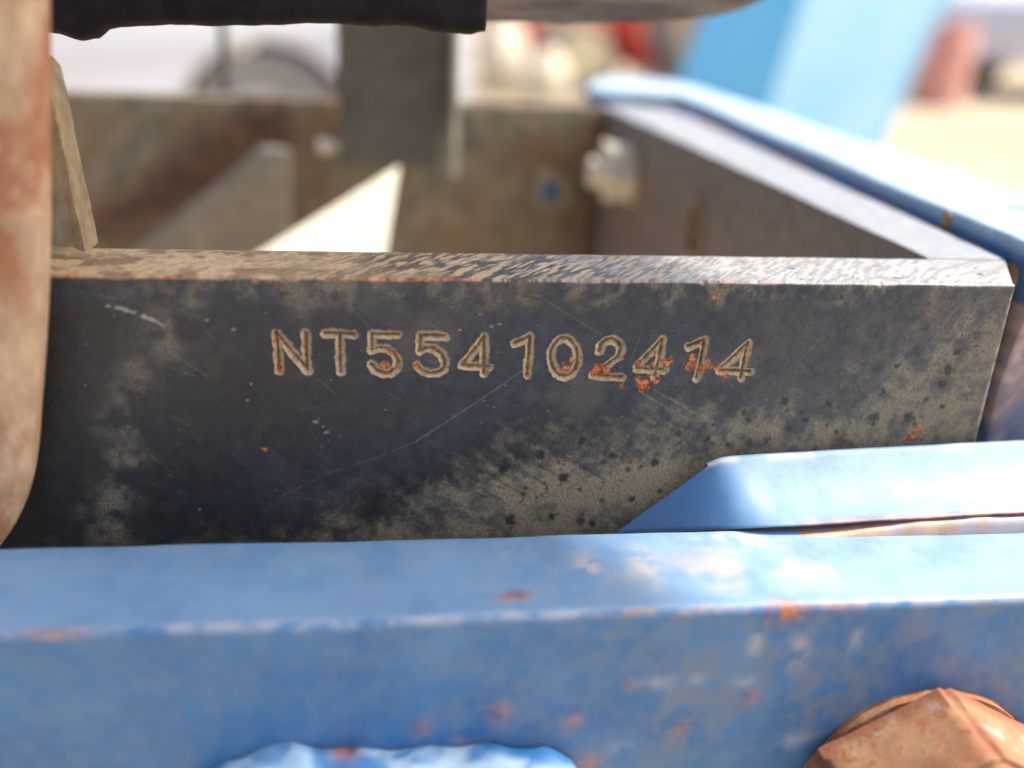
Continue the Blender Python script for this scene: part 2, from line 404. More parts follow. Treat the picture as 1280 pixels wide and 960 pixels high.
def stamp(field, xs, zs, cx, cz, rad, fn):
    i0, i1 = np.searchsorted(xs, [cx - rad, cx + rad]); j0, j1 = np.searchsorted(zs, [cz - rad, cz + rad])
    if i1 <= i0 or j1 <= j0: return
    X, Z = np.meshgrid(xs[i0:i1], zs[j0:j1])
    field[j0:j1, i0:i1] = np.maximum(field[j0:j1, i0:i1], fn(X, Z))
def stamp_line(field, xs, zs, pts, w, s, seed=5, brk=.45):
    m = w * 3 + .3
    px = [p[0] for p in pts]; pz = [p[1] for p in pts]
    i0, i1 = np.searchsorted(xs, [min(px) - m, max(px) + m]); j0, j1 = np.searchsorted(zs, [min(pz) - m, max(pz) + m])
    if i1 <= i0 or j1 <= j0: return
    X, Z = np.meshgrid(xs[i0:i1], zs[j0:j1])
    d = np.full(X.shape, 1e9)
    for p, q in zip(pts[:-1], pts[1:]): d = np.minimum(d, seg_dist(X, Z, p, q))
    d = d + (fbm(X, Z, .7, 2, seed) - .5) * w * 1.4
    v = s * (1 - sstep(w * .55, w * 1.15, d)) * sstep(brk - .22, brk + .1, fbm(X, Z, 1.6, 3, seed + 9) + .08)
    field[j0:j1, i0:i1] = np.maximum(field[j0:j1, i0:i1], v)

def front_paint(xs, zs):
    """wear masks on the front face, with some light and shade painted in; xs, zs ascending axes in mm"""
    X, Z = np.meshgrid(xs, zs)
    U = (X * .84 - Z * .54); W = (X * .54 + Z * .84)           # along / across the wiping direction
    wig = fbm(U * .22, W, 1.6, 4, 21); cloud = fbm(X, Z, 14, 5, 41); crumb = fbm(X, Z, 1.7, 4, 51); mott = fbm(X, Z, 5, 4, 61)
    zb = np.interp(X, [-60, -33.7, -12.3, -1.7, 12.6, 30.6, 49, 68, 86.4, 97.9, 102, 118], [-66, -56.5, -48.8, -41, -37, -33.5, -30, -28.5, -22, -13, -6, -1])
    d = zb - Z
    low = sstep(-8, 12, d + (wig - .5) * 11 + (crumb - .5) * 9 + (mott - .5) * 10)
    band = np.exp(-((Z + 49 + .02 * X) / 6.5) ** 2) * sstep(-18, 2, X) * (1 - sstep(30, 52, X))
    dust_glare = low * (.25 + .55 * sstep(.3, .62, mott * .55 + crumb * .45) + .5 * band)
    right = sstep(45, 100, X)
    dust_glare = np.maximum(dust_glare, right * .55 * sstep(.28, .74, cloud * .4 + mott * .3 + crumb * .3))  # right side paled: dust that also stands in for grazing sun
    top = sstep(-7.0, -.5, Z + (mott - .5) * 9) * sstep(-92, -60, X)
    dust_glare = np.maximum(dust_glare, top * sstep(.38, .68, mott * .4 + crumb * .6) * .5)
    dust_glare = np.maximum(dust_glare, .16 * sstep(.5, .7, cloud) * sstep(-60, -30, X))
    grease_shade = np.clip((1 - sstep(-80, 10, X + (cloud - .5) * 70)) * sstep(-2, -9, Z + 0 * X) * (.45 + .6 * mott), 0, 1)  # left side darkened: black grime, partly shade painted in
    grease_shade = np.maximum(grease_shade, .85 * sstep(-16, 0, d) * (1 - low) * (1 - sstep(0, 50, X)))
    grease_shade = np.maximum(grease_shade, .3 * sstep(.46, .66, fbm(X, Z, 7, 4, 77)) * (1 - right * .85))
    for x, z, r in LIGHT_PATCHES:
        g = np.exp(-(((X - x + (cloud - .5) * 14) / (r * .85)) ** 2 + ((Z - z) / (r * 1.1)) ** 2)) * sstep(.36, .6, mott * .6 + crumb * .12 + cloud * .28)
        dust_glare = np.maximum(dust_glare, g * .5); grease_shade = grease_shade * (1 - .8 * g)
    dark = np.zeros_like(X); bare_sun = np.zeros_like(X); rust = np.zeros_like(X)
    for i, (x, z, r) in enumerate(DARK_SPOTS):
        stamp(dark, xs, zs, x, z, r * 2.2, lambda A, B: .92 * (1 - sstep(.5, 1.15, np.hypot((A - x) * 1.1, B - z) / r + (fbm(A, B, .9, 3, 90 + i) - .5) * 1.5)))
    for x, z, r in PITS:
        stamp(dark, xs, zs, x, z, r * 2, lambda A, B: .8 * (1 - sstep(.5, 1.1, np.hypot(A - x, B - z) / r)))
    for pts, w, s in SMEARS: stamp_line(dark, xs, zs, pts, w, s, 13, .3)
    for x, z, r in FLECKS:
        stamp(bare_sun, xs, zs, x, z, r * 2.5, lambda A, B: .5 * (1 - sstep(.4, 1.1, np.hypot((A - x) * .6, (B - z)) / r + (fbm(A, B, .3, 2, 8) - .5))))
    for pts, w, s in SCRATCHES: stamp_line(bare_sun, xs, zs, pts, w, s)
    for i, (x, z, r) in enumerate(RUST_SPOTS):
        stamp(rust, xs, zs, x, z, r * 2.6, lambda A, B: .95 * (1 - sstep(.55, 1.05, np.hypot(A - x, B - z) / (r * 1.35) + (fbm(A, B, .7, 4, 120 + i) - .5) * 2.6)))
    for x, z, r in SMEAR_SPOTS:
        stamp(rust, xs, zs, x, z, r * 2, lambda A, B: .4 * (1 - sstep(.4, 1.2, np.hypot(A - x, B - z) / r + (fbm(A, B, .5, 3, 140) - .5) * 1.8)))
    # orange line of rust right under the worn top edge, left half
    e = np.exp(-((Z + .35) / .45) ** 2) * sstep(.36, .62, fbm(X, Z * 0, 5, 3, 33)) * .7 * (1 - .75 * sstep(-20, 10, X)) * sstep(-92, -84, X)
    rust = np.maximum(rust, e * .9)
    bare_sun = np.maximum(bare_sun, .7 * np.exp(-((Z + .1) / .5) ** 2) * sstep(.40, .6, fbm(X, Z, 3, 3, 35)) * sstep(-60, 0, X))
    bare_sun = np.maximum(bare_sun, .6 * np.exp(-((X - 114.2) / .5) ** 2) * sstep(.35, .6, fbm(X, Z, 2, 3, 36)))
    grease_shade = np.maximum(grease_shade, dark)
    dust_glare = dust_glare * (1 - dark)
    return dict(dust_glare=dust_glare, grease_shade=grease_shade, bare_sun=bare_sun, rust=rust, brown=np.zeros_like(X), tan=np.zeros_like(X))

XL, XR, ZB, TH = -118.0, 114.4, -75.0, 22.0
STEP = .25
TX = (-52.0, 60.0); TZ = (-26.0, -9.0)
xs = np.arange(XL, XR - .2, STEP)
zs = np.concatenate([[ZB, -68], np.arange(-63, -1.0 + 1e-6, STEP)])
zs = np.unique(np.round(zs, 4))
fp = front_paint(xs, zs)
inx = (xs[:-1] >= TX[0] - 1e-4) & (xs[:-1] < TX[1] - 1e-4); inz = (zs[:-1] >= TZ[0] - 1e-4) & (zs[:-1] < TZ[1] - 1e-4)
# profile rows: front face, worn chamfer, top face, rear chamfer, rear face
cham = .45 + .75 * np.clip(fbm(xs, xs * 0, 6, 4, 201) - .38, 0, 1) + 1.1 * np.clip(fbm(xs, xs * 0 + 3, 2.2, 3, 207) - .68, 0, 1) * 3
chamb = .6 + .6 * fbm(xs, xs * 0 + 9, 5, 3, 211)
nF = len(zs)
rows = []; attr_rows = {k: [v] for k, v in fp.items()}
for j, z in enumerate(zs):
    rows.append(np.stack([xs, np.zeros_like(xs), np.full_like(xs, z)], -1))
rows[-1][:, 2] = -np.maximum(cham, .3)
topy = np.concatenate([[.0], np.arange(.3, 20.8, .3), [21.0]])
def top_point(t):                                         # t from 0 front to 1 back
    y = cham + (TH - chamb - cham) * t
    return np.stack([xs, y, np.zeros_like(xs)], -1)
sag = (fbm(xs, xs * 0 + 5, 9, 4, 221) - .5) * .35
mid = np.stack([xs, cham * .3, -cham * .28 + sag * .3], -1); rows.append(mid)
tt = np.linspace(0, 1, 76)
for t in tt:
    r_ = top_point(t); r_[:, 2] += sag * math.sin(math.pi * t) ** .3 + (fbm(xs, xs * 0 + t * 21, 2.5, 3, 231) - .5) * .12
    rows.append(r_)
rows.append(np.stack([xs, np.full_like(xs, TH), -chamb], -1)); rows.append(np.stack([xs, np.full_like(xs, TH), np.full_like(xs, ZB)], -1))
P = np.array(rows)
# top-face wear: ochre dust on the left, slanted grinding strokes in the middle, pale metal to the right, partly sunlight painted in
nT = len(rows) - nF
YT = np.concatenate([[.2], tt * TH, [TH, TH]])
XX, YY = np.meshgrid(xs, YT)
hs = XX * .80 + YY * .60 * -1; hw = XX * .60 + YY * .80
strokes = fbm(hs * 1.0, hw * .16, .62, 3, 301); coarse = fbm(XX, YY, 8, 4, 311); cr2 = fbm(XX, YY, 2, 4, 321)
lf = 1 - sstep(-58, -8, XX + (coarse - .5) * 44); rf = sstep(-5, 50, XX + (coarse - .5) * 60)
mid_f = np.clip(1 - lf - rf, 0, 1)
bare_sun_t = (mid_f * sstep(.58, .68, strokes) * .5 + rf * (.55 + .4 * sstep(.36, .6, strokes))) * sstep(.22, .42, cr2 + .1)
bare_sun_t = np.maximum(bare_sun_t, lf * sstep(.6, .72, strokes) * .3)
bare_sun_t *= 1 - .55 * sstep(-4.2, -1, YY - 21) * (1 - rf)
dust_t = np.clip(lf * (.55 + .5 * cr2) + mid_f * .28 * sstep(.4, .65, coarse), 0, 1)
grease_t = lf * .6 * sstep(.54, .66, fbm(hs, hw * .16, .8, 3, 341)) * sstep(.4, .6, coarse) + mid_f * .9 * sstep(.35, .6, coarse * .4 + cr2 * .6) * (1 - .5 * sstep(12, 20, YY))
brown_t = lf * .65 * sstep(.48, .64, fbm(XX, YY, 5, 4, 331)) + .12 * rf * sstep(.58, .7, coarse)
tan_t = np.clip(lf * (1 - .9 * grease_t) * sstep(.2, .5, cr2 * .5 + coarse * .5) + mid_f * .75 * sstep(.44, .56, strokes), 0, 1)
rust_t = np.exp(-(YY / .7) ** 2) * sstep(.44, .56, fbm(XX, XX * 0, 4, 3, 33)) * (.85 - .6 * sstep(-20, 10, XX)) * (1 - .5 * sstep(60, 90, XX))
A = dict(dust_glare=np.vstack([fp['dust_glare'], dust_t]), bare_sun=np.vstack([fp['bare_sun'], bare_sun_t]), grease_shade=np.vstack([fp['grease_shade'], grease_t]),
         brown=np.vstack([fp['brown'], brown_t]), rust=np.vstack([fp['rust'], rust_t]), tan=np.vstack([fp['tan'], tan_t]))
# rounded right-hand end: two more columns
def add_end(P, A, x, inset):
    c = P[:, -1].copy(); cx = c.copy(); cx[:, 0] = x
    mid_y, lowz = TH / 2, 0
    yy = cx[:, 1]; cx[:, 1] = np.clip(yy, inset, TH - inset)
    cx[:, 2] = np.where(c[:, 2] > -2, np.minimum(cx[:, 2], -inset), cx[:, 2])
    P2 = np.concatenate([P, cx[:, None]], 1)
    A2 = {k: np.concatenate([v, v[:, -1:]], 1) for k, v in A.items()}
    return P2, A2
P, A = add_end(P, A, XR - .08, .15); P, A = add_end(P, A, XR + .25, .7)
endc = P[:, -1].copy(); endc[:, 1] = TH / 2; endc[:, 2] = np.minimum(endc[:, 2], -4)
P = np.concatenate([P, endc[:, None]], 1); A = {k: np.concatenate([v, v[:, -1:]], 1) for k, v in A.items()}
sk = sstep(96, XR, P[..., 0]); P[..., 0] += sk * np.clip(P[..., 1] - 1.0, 0, TH) * .56 * (P[..., 1] > 1.0)
drop = np.zeros((P.shape[0] - 1, P.shape[1] - 1), bool)
drop[:len(inz), :len(inx)] = inz[:, None] & inx[None, :]
front = grid_mesh('front_plate', P, A, STEEL, frame, drop)
front['label'] = 'thick dark front plate with a stamped number and dusty smears'

# stamped characters: one finely meshed tile of the plate face for each
xs_t = np.round(np.arange(TX[0], TX[1] + 1e-6, .1), 3); zs_t = np.round(np.arange(TZ[0], TZ[1] + 1e-6, .1), 3)
tp = front_paint(xs_t, zs_t)
Xt, Zt = np.meshgrid(xs_t, zs_t)
dst = np.full(Xt.shape, 9.0)
for c, strokes_ in CHARS:
    for s in strokes_:
        for p, q in zip(s[:-1], s[1:]):
            i0, i1 = np.searchsorted(xs_t, [min(p[0], q[0]) - 3, max(p[0], q[0]) + 3]); j0, j1 = np.searchsorted(zs_t, [min(p[1], q[1]) - 3, max(p[1], q[1]) + 3])
            dst[j0:j1, i0:i1] = np.minimum(dst[j0:j1, i0:i1], seg_dist(Xt[j0:j1, i0:i1], Zt[j0:j1, i0:i1], p, q))
dn = dst / (.90 + .34 * fbm(Xt, Zt, 3.2, 2, 399)) + (fbm(Xt, Zt, .9, 3, 401) - .5) * .36 + (fbm(Xt, Zt, .35, 2, 403) - .5) * .22
groove = (.4 + .8 * fbm(Xt, Zt, 4.5, 2, 409)) * np.clip(1 - dn / .86, 0, 1) ** .7
rim = 0.13 * np.exp(-((dn - .98) / .14) ** 2) * sstep(.3, .6, fbm(Xt, Zt, .8, 3, 405))
edge_fade = np.minimum.reduce([Xt - TX[0], TX[1] - Xt, Zt - TZ[0], TZ[1] - Zt]); edge_fade = sstep(.1, 1.0, edge_fade)
Yt = (groove - rim) * edge_fade
n1 = fbm(Xt, Zt, 1.6, 4, 411); n2 = fbm(Xt, Zt, 6, 3, 413)
core = 1 - sstep(.08, .5, dn + (fbm(Xt, Zt, 1.2, 3, 407) - .5) * .4)
wall = (1 - sstep(.78, .98, dn)) * (1 - core)
tp['tan'] = wall * (.75 + .25 * sstep(.3, .6, n1))
tp['dust_glare'] = np.maximum(tp['dust_glare'] * (1 - .7 * (1 - sstep(.8, 1.2, dn))), (1 - sstep(.7, .9, dn)) * .95)
tp['grease_shade'] = tp['grease_shade'] * sstep(.8, 1.1, dn)
tp['brown'] = np.maximum(core * (.55 + .4 * n2), wall * sstep(.57, .7, n1) * .4)
tp['bare_sun'] = np.maximum(tp['bare_sun'] * sstep(.8, 1.1, dn), wall * sstep(.42, .25, dn * 0 + n1 * .5 + .1) * .4 + .55 * np.exp(-((dn - .95) / .13) ** 2) * sstep(.42, .6, fbm(Xt, Zt, 2.6, 4, 415)))
run = np.zeros_like(Xt)
for x, z, r in RUST_SPOTS[:18]:
    run = np.maximum(run, .55 * np.exp(-((Xt - x) / (r * .9)) ** 2) * sstep(-2.8 - r, -.2, Zt - z) * (1 - sstep(-.2, r, Zt - z)) * sstep(.35, .6, fbm(Xt, Zt * .3, .8, 3, 417)))
tp['brown'] = np.maximum(tp['brown'], run)
tp['rust'] = np.maximum(tp['rust'], (1 - sstep(.2, .8, dn)) * .4 * sstep(.55, .68, n2) * sstep(.4, .6, n1) * (Xt < 30))
bounds = [TX[0]] + [round((max(p[0] for s in a[1] for p in s) + min(p[0] for s in b[1] for p in s)) / 2, 1) for a, b in zip(CHARS[:-1], CHARS[1:])] + [TX[1]]
names = ['letter N, first of the row', 'letter T', 'first 5, with an orange rust fleck', 'second 5', 'first 4', 'first 1', 'digit 0', 'digit 2 with rust at its foot', 'second 4, with rust below it', 'second 1 between rust spots', 'last 4 of the row']
for i, (c, s) in enumerate(CHARS):
    i0, i1 = np.searchsorted(xs_t, [bounds[i] - 1e-4, bounds[i + 1] - 1e-4])
    sl = slice(i0, i1 + 1)
    o = grid_mesh('stamped_character', np.stack([Xt, Yt, Zt], -1)[:, sl], {k: v[:, sl] for k, v in tp.items()}, STEEL, front)
    o['label'] = 'stamped ' + names[i]

# side plate on the right, butted behind the front plate
side_poly = [(106.0, 22.3), (126.8, 22.3), (128.4, 330.0), (107.0, 345.0), (93.5, 345.0)]
bm = prism(side_poly, 'z', -110, 0, .9)
side = from_bm('side_plate', roughen(bm, 14, .35, 17), [M_SIDE, M_SIDETOP], frame)
side['label'] = 'receding brown-grey side plate with a top edge painted pale for sunlight'
bm = prism([(177.0 + 4 * math.cos(t), -29.5 + (5 if math.sin(t) > 0 else -5) + 5.6 * math.sin(t)) for t in np.linspace(0, 2 * math.pi, 25)[:-1]], 'x', 60, 160, 0)
for v in bm.verts: v.co.y = 177 + (v.co.y - 177) * 1.5
cut(side, [bm])
side.data.materials.clear(); side.data.materials.append(M_SIDE); side.data.materials.append(M_SIDETOP); side.data.materials.append(M_OCHRE)
for p in side.data.polygons:
    c_ = (p.center + frame.location) / MM
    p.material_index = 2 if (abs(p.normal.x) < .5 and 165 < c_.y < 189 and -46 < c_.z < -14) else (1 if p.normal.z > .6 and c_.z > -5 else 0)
slot = lambda k: [(177.0 + 4 * k * math.cos(t), -29.5 + (5 if math.sin(t) > 0 else -5) + 4 * k * math.sin(t)) for t in np.linspace(0, 2 * math.pi, 25)[:-1]]
rim_o = from_bm('slot_rim', prism(slot(1.95), 'x', 98.0, 105, .3), M_OCHRE, side)
cut(rim_o, [prism(slot(1.46), 'x', 60, 160, 0)])
bm = prism([(XR - 7.9, 22.05), (XR - 3, 22.05), (XR - 7.9, 26.5)], 'z', -60, -.4, .5)
from_bm('weld_bead', roughen(bm, 3, .5, 4), M_SIDETOP, frame)
# back plate, slightly skewed
bm = prism([(-230, 304.5), (92.6, 327.0), (91.6, 339.0), (-231, 316.5)], 'z', -110, 0, 1.0)
back = from_bm('back_plate', roughen(bm, 7, .5, 30), M_BACK, frame)
back['label'] = 'blurred olive-grey back plate with rust patches and a round hole'
cut(back, [cyl((66.2, 280, -45), (66.2, 380, -45), 6.5, 28)])
me = back.data; co = np.empty(len(me.vertices) * 3, np.float32); me.vertices.foreach_get('co', co); co = co.reshape(-1, 3) / MM + np.array(frame.location) / MM
px_, pz_ = co[:, 0], co[:, 2]
dl = seg_dist(px_, pz_, (-165, -66), (-84, -16)); nn = fbm(px_, pz_, 22, 4, 801)
stn = np.maximum((1 - sstep(2, 20, dl + (nn - .5) * 22)) * .95, .6 * np.exp(-(((px_ + 88) / 26) ** 2 + ((pz_ + 8) / 18) ** 2)) * sstep(.3, .6, nn))
stn = np.maximum(stn, .7 * np.exp(-(((px_ - 88) / 12) ** 2 + ((pz_ + 62) / 22) ** 2)))
me.attributes.new('stain', 'FLOAT', 'POINT').data.foreach_set('value', np.clip(stn, 0, 1).astype(np.float32))
bm = cyl((66.0, 321.0, -45), (66.1, 325.2, -45), 11.5, 32)
ring = from_bm('hole_rim', bm, M_OCHRE, back)
cut(ring, [cyl((66.2, 280, -45), (66.2, 380, -45), 6.6, 28)])
# left gusset rib standing behind the front plate's left end
bm = prism([(-93.4, 39.0), (-92.0, 37), (-88.8, -.4), (-104, -.4), (-104, 39.0)], 'y', 17, 27, .35)
o = from_bm('gusset_rib', roughen(bm, 5, .3, 8), M_OCHRE, frame); o['label'] = 'ochre dusty rib tapering up beside the post'
bm = prism([(-92, 1.4), (-88.5, .2), (-84.5, -.8), (-84.5, -2), (-104, -2), (-104, 1.8)], 'y', 12.5, 17.4, .6)
from_bm('weld_bead', roughen(bm, 2.5, .5, 3), M_OCHRE, frame)
# inner braces between front and back plate
def slab(pts, thick, bev=.8):
    a, b, c = (Vector(p) for p in pts[:3]); n = (b - a).cross(c - a).normalized()
    if n.z < 0: n = -n
    bm = bmesh.new(); up = [bm.verts.new(Vector(p)) for p in pts]; lo = [bm.verts.new(Vector(p) - n * thick) for p in pts]
    bm.faces.new(up); bm.faces.new(lo[::-1]); k = len(pts)
    for i in range(k): bm.faces.new((up[i], lo[i], lo[(i + 1) % k], up[(i + 1) % k]))
    bmesh.ops.recalc_face_normals(bm, faces=bm.faces[:])
    bmesh.ops.bevel(bm, geom=bm.edges[:], offset=bev, segments=2, affect='EDGES', clamp_overlap=True)
    return bm
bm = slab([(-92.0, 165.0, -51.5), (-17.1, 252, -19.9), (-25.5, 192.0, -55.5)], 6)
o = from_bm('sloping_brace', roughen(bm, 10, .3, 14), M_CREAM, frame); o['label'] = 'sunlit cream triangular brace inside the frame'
bm = prism([(-153.0, -78.0), (-82, -19.5), (-69.2, -20.2), (-71.5, -80.0)], 'y', 268, 292, 1.5)
o = from_bm('upright_brace', roughen(bm, 9, .4, 14), grime_steel('dull_beige_steel', (0.15, 0.13, 0.095), (0.24, 0.205, 0.15), (.6, .8), (0.12, 0.075, 0.04), 26), frame); o['label'] = 'dull beige slanted brace against the back plate'

# ================================================================== BOLTS INSIDE THE FRAME
b1 = thing('frame_bolt', 'pale dusty nut and bolt end on the inner right side plate', 'bolt', (95, 272, -40))
def hex_prism(p, q, r, rot=0.0, bev=1.0):
    p = Vector(p); q = Vector(q); d = q - p
    bm = bmesh.new()
    bmesh.ops.create_cone(bm, cap_ends=True, segments=6, radius1=r, radius2=r, depth=d.length)
    bm.transform(Matrix.Translation((p + q) / 2) @ d.to_track_quat('Z', 'Y').to_matrix().to_4x4() @ Matrix.Rotation(rot, 4, 'Z'))
    if bev: bmesh.ops.bevel(bm, geom=bm.edges[:], offset=bev, segments=2, affect='EDGES')
    return bm
from_bm('nut', hex_prism((95.6, 272, -24.5), (82.5, 272, -24.5), 15.0, math.radians(30), 1.2), M_NUT, b1)
from_bm('washer', cyl((97.2, 272, -24.5), (95.7, 272, -24.5), 17.5, 32), M_OCHRE, b1)
from_bm('threaded_end', merge(cyl((82.4, 272, -25), (75.5, 272, -25), 7.2, 24, .8)), M_NUT, b1)
b2 = thing('small_bolt', 'small pale bolt beside the hanging bracket', 'bolt', (-51, 281, -21))
from_bm('bolt_head', hex_prism((-55, 281, -17.5), (-50.5, 281, -17.5), 3.6, .2, .5), M_NUT, b2)
from_bm('shank', cyl((-50.5, 281, -17.5), (-45.4, 281, -17.5), 2.3, 16), M_NUT, b2)

# ================================================================== HANGING BRACKET
hb = thing('hanging_bracket', 'dark flat steel bracket hanging behind the rubber skirt', 'bracket', (-18, 281, -28))
bm = prism([(-45.5, -25.6), (7.2, -27.6), (7.2, 110), (-45.5, 110)], 'y', 278, 285, .9)
from_bm('plate', roughen(bm, 10, .4, 16), M_HANG, hb)
bm = prism([(7.4, -28.4), (10.4, -28.8), (9.8, 110), (7.0, 110)], 'y', 268, 285.5, .8)
from_bm('lit_edge_strip', roughen(bm, 8, .3, 16), M_CREAM, hb)  # strip added beside the plate; its cream stands for a sunlit edge

# ================================================================== BLUE SIDE RAIL
rail = thing('side_rail', 'pale blue sunlit rail running back along the right of the frame', 'rail', (150, 200, -30))
def blue_masks(bm_obj, fn):
    me = bm_obj.data; n = len(me.vertices)
    co = np.empty(n * 3, np.float32); me.vertices.foreach_get('co', co); co = co.reshape(-1, 3) / MM + np.array(bm_obj.parent.location if bm_obj.parent else (0, 0, 0)) / MM
    for k, v in fn(co).items():
        at = me.attributes.get(k) or me.attributes.new(k, 'FLOAT', 'POINT'); at.data.foreach_set('value', np.clip(v, 0, 1).astype(np.float32))
def rail_masks(co):
    x, y, z = co.T
    e = fbm(y, x + z, 9, 4, 501)
    return dict(dust_glare=1.0 * sstep(2.5, 4.5, z) + .03, sunlit_pale=.4 * sstep(3.5, 4.5, z) * sstep(.25, .6, fbm(y, x, 30, 4, 541)), rust=(1 - sstep(-4, 2.0, z)) * sstep(.45, .62, e) * .8, chip_glint=sstep(.7, .8, fbm(y, x, 4, 3, 511)) * sstep(3, 5, z) * .6,  # rail top paled to paint in sun and sky glare
                sand=0 * x, grime=.3 + 0 * x)
# the body is swept from a cross-section, its far end rounded off
ys = np.concatenate([np.arange(14, 282, 4.0), np.arange(282, 424, 2.0)])
sec = [(0, -1), (0, .06), (.02, .02), (.06, 0), (.5, 0), (.94, 0), (.98, .02), (1, .06), (1, -1)]
sec = [(0, -40), (0, -4), (0, -1.2), (.012, -.35), (.04, 0), (.25, .0), (.5, 0), (.75, 0), (.96, 0), (.988, -.35), (1, -1.2), (1, -4), (1, -40)]
ys_d = ys
rowsR = []
for y in ys_d:
    xn = np.interp(y, [14, 300, 340, 346, 354, 372, 400, 412, 423], [128.8, 137.5, 137, 112, 88, 92, 102, 110, 122]); xf = np.interp(y, [14, 300, 372, 400, 415, 423], [170, 167, 164, 157, 145, 127])
    zt = np.interp(y, [-40, 16, 300, 346, 430], [4.8, 4.8, 6.0, 6.5, 8])
    rowsR.append([(xn + (xf - xn) * a, y, zt + b + .25 * math.sin(y * .05)) for a, b in sec])
PR = np.array(rowsR)
xr, yr, zr = PR[..., 0], PR[..., 1], PR[..., 2]
mk = rail_masks(PR.reshape(-1, 3)); mk = {k: v.reshape(xr.shape) for k, v in mk.items()}
rb = grid_mesh('rail_body', PR[:, ::-1].copy(), {k: v[:, ::-1] for k, v in mk.items()}, BLUE, rail)
bm = bmesh.new(); bm.from_mesh(rb.data)
bmesh.ops.holes_fill(bm, edges=[e for e in bm.edges if e.is_boundary], sides=0)
bmesh.ops.recalc_face_normals(bm, faces=bm.faces[:]); bm.to_mesh(rb.data); bm.free()
bm = cyl((0, 0, -30), (0, 0, 40), 1.0, 24); bm.transform(Matrix.Translation((157.5, 59.5, 0)) @ Matrix.Rotation(-.35, 4, 'Z') @ Matrix.Diagonal((7.5, 2.6, 1, 1)))
cutbm = bm
for v in cutbm.verts: v.co -= Vector(rail.location) / MM
rail_loc = rail.location.copy(); rail.location = (0, 0, 0)
cut(rb, [cutbm]); rail.location = rail_loc; bm = cyl((0, 0, -2), (0, 0, 1.6), 1.0, 24); bm.transform(Matrix.Translation((157.5, 59.5, 0)) @ Matrix.Rotation(-.35, 4, 'Z') @ Matrix.Diagonal((8.5, 3.4, 1, 1)))
from_bm('slot_shade_disc', bm, simple('dark_slot_shade', (0.012, 0.010, 0.009), (0.03, 0.022, 0.016), .8, 5), rail)  # dark disc added below the slot, painting the shade inside it
o = from_bm('end_plate', roughen(prism([(128.3, -9.5), (131, -8.0), (172, -7), (172, -110), (126.8, -110), (126.2, -52), (125.8, -30)], 'y', 12, 19, .8), 4, .5, 6), BLUE, rail)
def endp(co):
    x, y, z = co.T; n = fbm(x, z, 6, 4, 521)
    return dict(rust=sstep(.52, .7, n + .2 * np.exp(-((x - 127) / 6) ** 2)) * .5, dust_glare=.5 * sstep(.4, .6, fbm(x, z, 9, 4, 523)), grime=.7 + 0 * x, sand=.5 * sstep(.46, .62, fbm(x, z, 3, 3, 525)) * np.exp(-((x - 127) / 5) ** 2), chip_glint=0 * x)
blue_masks(o, endp); o['label'] = 'blue end plate with a rusty left edge'
o = from_bm('weld_lump', roughen(box(127.6, 137, 19.5, 30, -26, -1.2, 2.5, 3), 1.6, .9, 3.2), RUST, rail)
o['label'] = 'orange rusty weld behind the frame corner'
o = from_bm('cross_flange', roughen(merge(box(40, 138, 398, 406, -110, -34, 1), box(108, 138, 385, 397.5, -36, -28, 2)), 12, .3, 12), BLUE, rail)
blue_masks(o, lambda co: dict(dust_glare=.6 * sstep(-12, 2, co[:, 2]), rust=0 * co[:, 0], grime=0 * co[:, 0], sand=0 * co[:, 0], chip_glint=0 * co[:, 0]))
o = from_bm('inner_flange', roughen(prism([(127.4, 26), (131, 26), (140, 300), (140, 335), (129.5, 335)], 'z', -12, -.6, .5), 12, .3, 12), BLUE, rail)
blue_masks(o, lambda co: dict(dust_glare=.25 + 0 * co[:, 0], rust=.8 * sstep(.5, .62, fbm(co[:, 0], co[:, 1], 6, 4, 531)), grime=.4 + 0 * co[:, 0], sand=.5 * sstep(.56, .66, fbm(co[:, 0], co[:, 1], 9, 4, 533)), chip_glint=0 * co[:, 0]))
o = from_bm('paint_curl', roughen(box(129.6, 132.4, 54, 58.5, -.8, 4.2, .8), 1.0, 1.1, 2.2), RUST, rail)

# ================================================================== BLUE FRONT CHANNEL
chan = thing('front_channel', 'chipped blue steel channel across the foreground with rust along its edge', 'steel channel', (0, -31, -110))
CX = np.arange(-190, 200.1, .8)
prof = [(-17.0, -112), (-17.0, -60)] + [(-17.0 - 1.4 * (1 - math.cos(t)), -52.4 + 1.4 * math.sin(t)) for t in np.linspace(0, math.pi / 2, 5)]
prof += [(y, -51.0) for y in np.arange(-19.4, -43.6, -.8)]
prof += [(-43.8 - 1.7 * math.sin(t), -52.7 + 1.7 * math.cos(t)) for t in np.linspace(0, math.pi / 2, 7)]
prof += [(-45.5, z) for z in np.arange(-53.5, -112.1, -.8)]
prof = np.array(prof)
PC = np.zeros((len(prof), len(CX), 3)); PC[..., 0] = CX[None]; PC[..., 1] = prof[:, 0, None]; PC[..., 2] = prof[:, 1, None]
xx = PC[..., 0]
PC[..., 2] += (-.0045 * xx) * (PC[..., 2] > -60) + (fbm(xx, PC[..., 1], 30, 3, 601) - .5) * .7
PC[..., 1] += (fbm(xx, PC[..., 2], 30, 3, 611) - .5) * .8
s_ = np.concatenate([[0], np.cumsum(np.hypot(*np.diff(prof, axis=0).T))])[:, None] + 0 * xx
istop = ((prof[:, 1] > -51.2) & (prof[:, 0] < -17.5))[:, None] + 0 * xx
edge_s = s_[np.argmin(np.abs(prof[:, 0] + 45.0) + np.abs(prof[:, 1] + 51.5))][0]
de = s_ - edge_s
nE = fbm(xx, xx * 0, 12, 4, 621); nE2 = fbm(xx, s_, 3, 4, 623)
